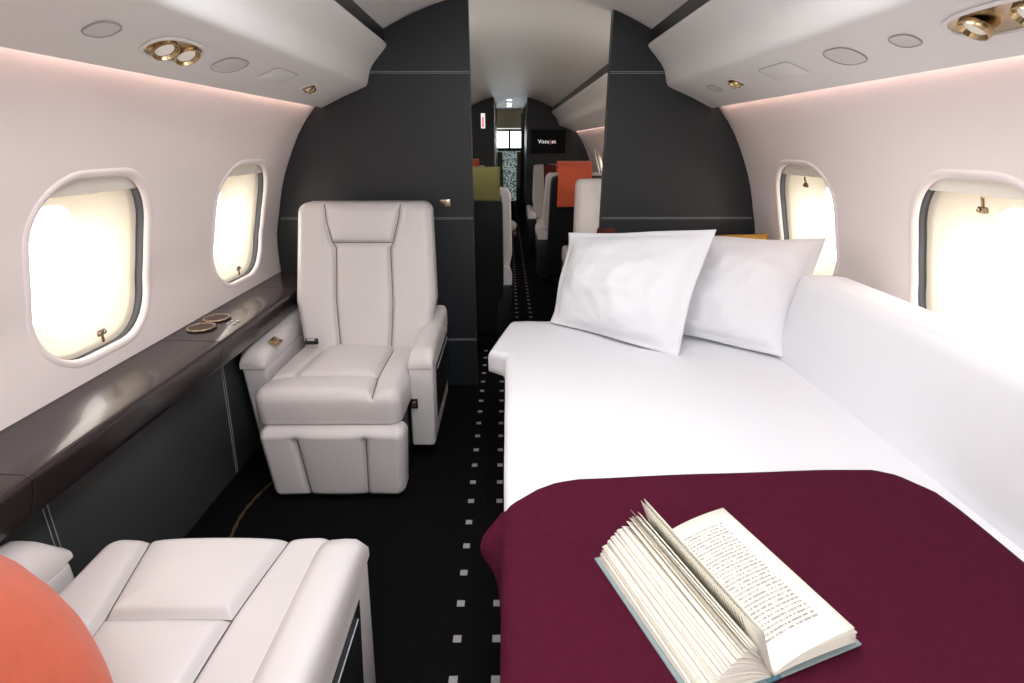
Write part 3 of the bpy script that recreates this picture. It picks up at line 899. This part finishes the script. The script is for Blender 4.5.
def throw_over(x0, x1, yf, yb, ztop, hf, hb_, mt, name, label):
    """cloth folded over a seat back: hangs hf in front (smaller y) and hb_ behind"""
    def P(u, v):
        x = x0 + (x1 - x0) * u; r = (yb - yf) / 2; tot = hf + PI * r + hb_; s = v * tot
        wv = .004 * math.sin(u * 15)
        if s < hf: y, z = yf - wv * (1 - s / hf), ztop - r - (hf - s)
        elif s < hf + PI * r:
            a = (s - hf) / r; y = (yf + yb) / 2 - r * math.cos(a); z = ztop - r + r * math.sin(a)
        else: y, z = yb + .0, ztop - r - (s - hf - PI * r)
        return Vector((x + .01 * (u - .5) * (1 - v), y, z))
    return tag(cloth(name, P, 24, 40, mt, .006), label, 'blanket')
throw_over(-.56, -.046, 3.085, 3.32, 1.165, .06, .2, M['olive'], 'throw_blanket', 'olive green throw folded over the dark chair back left of the aisle')
throw_over(.45, .74, 4.77, 5.01, 1.145, .26, .25, M['orange'], 'throw_blanket', 'orange throw hanging over the dark chair back right of the aisle')
throw_over(-.50, -.335, 6.30, 6.66, 1.12, .14, .2, M['orange'], 'throw_blanket', 'orange throw over the far left chair, just visible beside the olive one')
pillow('cushion', (.44, 6.45, .55), (.82, 6.45, .55), (.44, 6.63, 1.06), (.82, 6.63, 1.06), .10, M['cloth_dark_red'], 'maroon cushion on the far chair beneath the wall screen', 'cushion', n=16, seed=1)
pillow('cushion', (-.24, 3.93, .545), (.035, 3.93, .545), (-.23, 3.90, .665), (.03, 3.90, .665), .08, M['orange'], 'small orange cushion on the armrest left of the aisle beyond the partition', 'cushion', n=16, seed=6)
def ball(name, c, r, mt):
    prof = [(r * math.sin(a), -r * .8 * math.cos(a)) for a in [PI * (i + .05) / 12.1 for i in range(13)]]
    o = lathe(name, prof, mt, None, 20, Matrix.Rotation(.5, 4, 'X')); o.location = c; return o
tag(ball('round_cushion', (.025, 4.27, .675), .052, M['grey_fabric']), 'small round grey cushion on the dark side table beyond the partition', 'cushion')
# the console it leans on
tb = thing('side_table', 'small dark folding table in front of the left aisle seat', 'table', (-.14, 4.30, 0))
box('table_top', (-.16, -.12, .60), (.215, .12, .628), M['ledge'], tb, .006, 2)
box('pedestal', (-.03, -.03, 0), (.03, .03, .60), M['black'], tb, .006, 1)

# forward bulkhead with doorway and screen
fw = struct_empty('wall_front')
prism('bulkhead_panel', outline_half(-1, -.19), YF, YF + .08, M['slate'], fw)
prism('bulkhead_panel', outline_half(1, .295), YF, YF + .08, M['slate'], fw)
tv = thing('wall_screen', 'black flat screen with a small white and red logo on the far bulkhead', 'screen', (.605, 8.195, 1.318))
box('bezel', (-.262, -.035, -.168), (.262, .003, .168), M['black'], tv, .006, 2)
box('display', (-.252, -.038, -.158), (.252, -.034, .158), M['screen'], tv)
def text(s, size, mt, parent, x, name='logo_lettering', font_scale=(1, 1)):
    c = bpy.data.curves.new('t', 'FONT'); c.body = s; c.size = size; c.extrude = .0004; c.space_character = 1.12
    o = bpy.data.objects.new('t', c); COL.objects.link(o); bpy.context.view_layer.update()
    me = bpy.data.meshes.new_from_object(o.evaluated_get(bpy.context.evaluated_depsgraph_get()))
    bpy.data.objects.remove(o)
    w = max(v.co.x for v in me.vertices)
    q = link(name, me, mt, parent, False); q.matrix_local = Matrix.Translation((x, -.0395, -.022)) @ Matrix.Rotation(PI / 2, 4, 'X')
    return q, w
q, w = text('Vista', .074, M['logo_white'], tv, -.150)
q2, w2 = text('J', .074, M['logo_red'], tv, -.150 + w + .010)
text('et', .074, M['logo_white'], tv, -.150 + w + w2 + .022)
sg = thing('wall_sign', 'small upright white sign on the far left bulkhead', 'sign', (-.347, 8.196, 1.60))
box('plate', (-.030, -.006, -.10), (.030, .003, .10), M['logo_white'], sg, .002, 1)
box('red_band', (-.012, -.008, -.085), (.012, -.0055, .05), M['logo_red'], sg)

# vestibule and cockpit
structure(box('ceiling_vestibule', (-.21, YF + .08, 1.93), (.33, 11.6, 1.96), M['ceil']))
structure(box('wall_vestibule_left', (-.26, YF + .08, 0), (-.20, 11.6, 1.94), M['slate']))
structure(box('wall_vestibule_right', (.33, YF + .08, 0), (.39, 11.6, 1.94), M['slate']))
for i, y in enumerate((8.9, 9.7, 10.4)):
    t = thing('ceiling_downlight', ('nearest', 'middle', 'farthest')[i] + ' of the three round downlights in the vestibule ceiling', 'ceiling light', (.04, y, 1.93), 0, 'vestibule downlights')
    lathe('trim_ring', [(.030, 0), (.042, 0), (.042, -.004), (.032, -.006)], M['steel'], t, 20)
    lathe('lens', [(.037, -.001), (.036, -.0075), (.001, -.008)], M['downlight'], t, 20)
cu = []
for j in (0, 1):
    cu.append([Vector((.255 + .022 * math.sin(k * 1.9) + .0 * j, 9.0 + .5 * k / 23, .25 + 1.5 * j)) for k in range(24)])
o = loft('curtain', cu, M['curtain'], closed=False); md = o.modifiers.new('t', 'SOLIDIFY'); md.thickness = .008
tag(o, 'brown curtain gathered on the right of the cockpit passage', 'curtain')
for nm, x, lab in (('door_frame', -.185, 'polished steel jamb on the left of the cockpit passage'), ('door_frame', .315, 'polished steel jamb on the right of the cockpit passage')):
    tag(box(nm, (x - .012, 8.6, 0.005), (x + .012, 8.68, 1.79), M['steel'], None, .004, 1), lab, 'door frame')
# cockpit
M['panel_beige'] = mat('cockpit_beige', (.75, .62, .38), .6, var=.25, vscale=20)
m = mat('instrument_panel', (.2, .25, .25), .4); nt = m.node_tree
vo = nt.nodes.new('ShaderNodeTexVoronoi'); vo.inputs['Scale'].default_value = 44; tc = nt.nodes.new('ShaderNodeTexCoord'); cr = nt.nodes.new('ShaderNodeValToRGB')
cr.color_ramp.elements[0].color = (.02, .03, .04, 1); cr.color_ramp.elements[1].color = (.55, .66, .64, 1); cr.color_ramp.elements[0].position = .25; cr.color_ramp.elements[1].position = .6
nt.links.new(tc.outputs['Object'], vo.inputs['Vector']); nt.links.new(vo.outputs['Color'], cr.inputs['Fac']); nt.links.new(cr.outputs['Color'], nt.nodes['Principled BSDF'].inputs['Base Color'])
nt.links.new(cr.outputs['Color'], nt.nodes['Principled BSDF'].inputs['Emission Color']); nt.nodes['Principled BSDF'].inputs['Emission Strength'].default_value = .35
M['instr'] = m
structure(box('wall_cockpit_shell', (-.9, 13.1, 0), (1.0, 13.16, 2.05), M['slate']))
structure(box('wall_cockpit_left', (-.92, 11.6, 0), (-.86, 13.16, 2.05), M['slate']))
structure(box('wall_cockpit_right', (.96, 11.6, 0), (1.02, 13.16, 2.05), M['slate']))
structure(box('ceiling_cockpit', (-.9, 11.6, 2.0), (1.0, 13.16, 2.05), M['panel_beige']))
cp = thing('cockpit_console', 'cockpit instrument console with overhead panel seen at the end of the passage', 'instrument console', (.06, 12.6, 0))
box('overhead_panel', (-.40, -.6, 1.60), (.40, .3, 1.95), M['panel_beige'], cp, .03, 2)
box('glareshield', (-.55, -.12, 1.13), (.55, .15, 1.20), M['black'], cp, .02, 2)
box('instrument_panel', (-.55, -.08, .74), (.55, .1, 1.13), M['instr'], cp, .01, 1)
box('center_pedestal', (-.14, -.7, .1), (.14, -.08, .76), M['instr'], cp, .02, 1)
ws = struct_empty('window_25', (.06, 13.09, 1.35))
for s in (-1, 1):
    w_ = box('windscreen_pane', (.03 if s > 0 else -.62, -.01, -.19), (.62 if s > 0 else -.03, 0, .20), M['far_daylight'], ws)
box('center_post', (-.03, -.03, -.2), (.03, .01, .22), M['black'], ws, .005, 1)
for s in (-1, 1):
    cs = thing('pilot_seat', ('left' if s < 0 else 'right') + ' cockpit seat with a sheepskin cover, ahead of the passage', 'seat', (.06 + s * .36, 12.1, 0))
    box('seat_back', (-.2, -.06, .45), (.2, .06, 1.12), M['curtain'], cs, .04, 3)
    box('seat_cushion', (-.2, -.02, .35), (.2, .35, .48), M['curtain'], cs, .04, 3)
    box('pedestal', (-.1, 0, 0), (.1, .3, .36), M['black'], cs, .01, 1)

# ------------------------------------------------------------------ light
def area(name, loc, rot, sx, sy, power, col=(1, 1, 1), spread=PI):
    l = bpy.data.lights.new(name, 'AREA'); l.shape = 'RECTANGLE'; l.size = sx; l.size_y = sy; l.energy = power; l.color = col; l.spread = spread
    o = bpy.data.objects.new(name, l); COL.objects.link(o); o.location = loc; o.rotation_euler = rot; return o
for s in (-1, 1):
    for a, b, p in ((YB, 2.69, 1.0), (2.77, YF, 1.1)):
        # soft wall-wash strip in the gap between bin and wall
        area('wall_wash_light', (CX + s * .928, (a + b) / 2, 1.474), (0, s * -.35, 0), .010, b - a - .06, 2.6 * p, (1, .66, .56))
area('partition_lamp', (-.75, 2.80, 1.45), (PI / 2 + .35, 0, 0), .5, .12, 6, (1, .93, .85))  # added fill light for the forward cabin, hidden behind the left partition
area('partition_lamp', (.90, 2.80, 1.30), (PI / 2 + .5, 0, 0), .4, .12, 4, (1, .93, .85))  # second added fill, hidden behind the right partition
# added near-cabin fill lights, out of view above and behind the camera
for y in (-1.7, -.4, .9):
    area('ceiling_lamp', (CX, y, 1.915), (0, 0, 0), .45, .8, 14, (.97, .985, 1))

w = bpy.data.worlds.new('World'); S.world = w; w.use_nodes = True
w.node_tree.nodes['Background'].inputs[0].default_value = (.8, .9, 1, 1); w.node_tree.nodes['Background'].inputs[1].default_value = .3

# ------------------------------------------------------------------ camera
cam = bpy.data.cameras.new('Camera'); co = bpy.data.objects.new('Camera', cam); COL.objects.link(co)
cam.sensor_fit = 'HORIZONTAL'; cam.sensor_width = 36; cam.lens = 36 * 520 / 1024; cam.clip_start = .02
pitch = math.atan(198.5 / 520); yaw = math.atan(5 / math.hypot(520, 198.5))
co.location = (0, 0, 1.30); co.rotation_euler = (PI / 2 - pitch, 0, -yaw)
S.camera = co
vs_ = S.view_settings; vs_.view_transform = 'Standard'; vs_.look = 'None'; vs_.gamma = 1; vs_.use_curve_mapping = False; vs_.exposure = .08
S.cycles.max_bounces = 10; S.cycles.diffuse_bounces = 6; S.cycles.transparent_max_bounces = 12
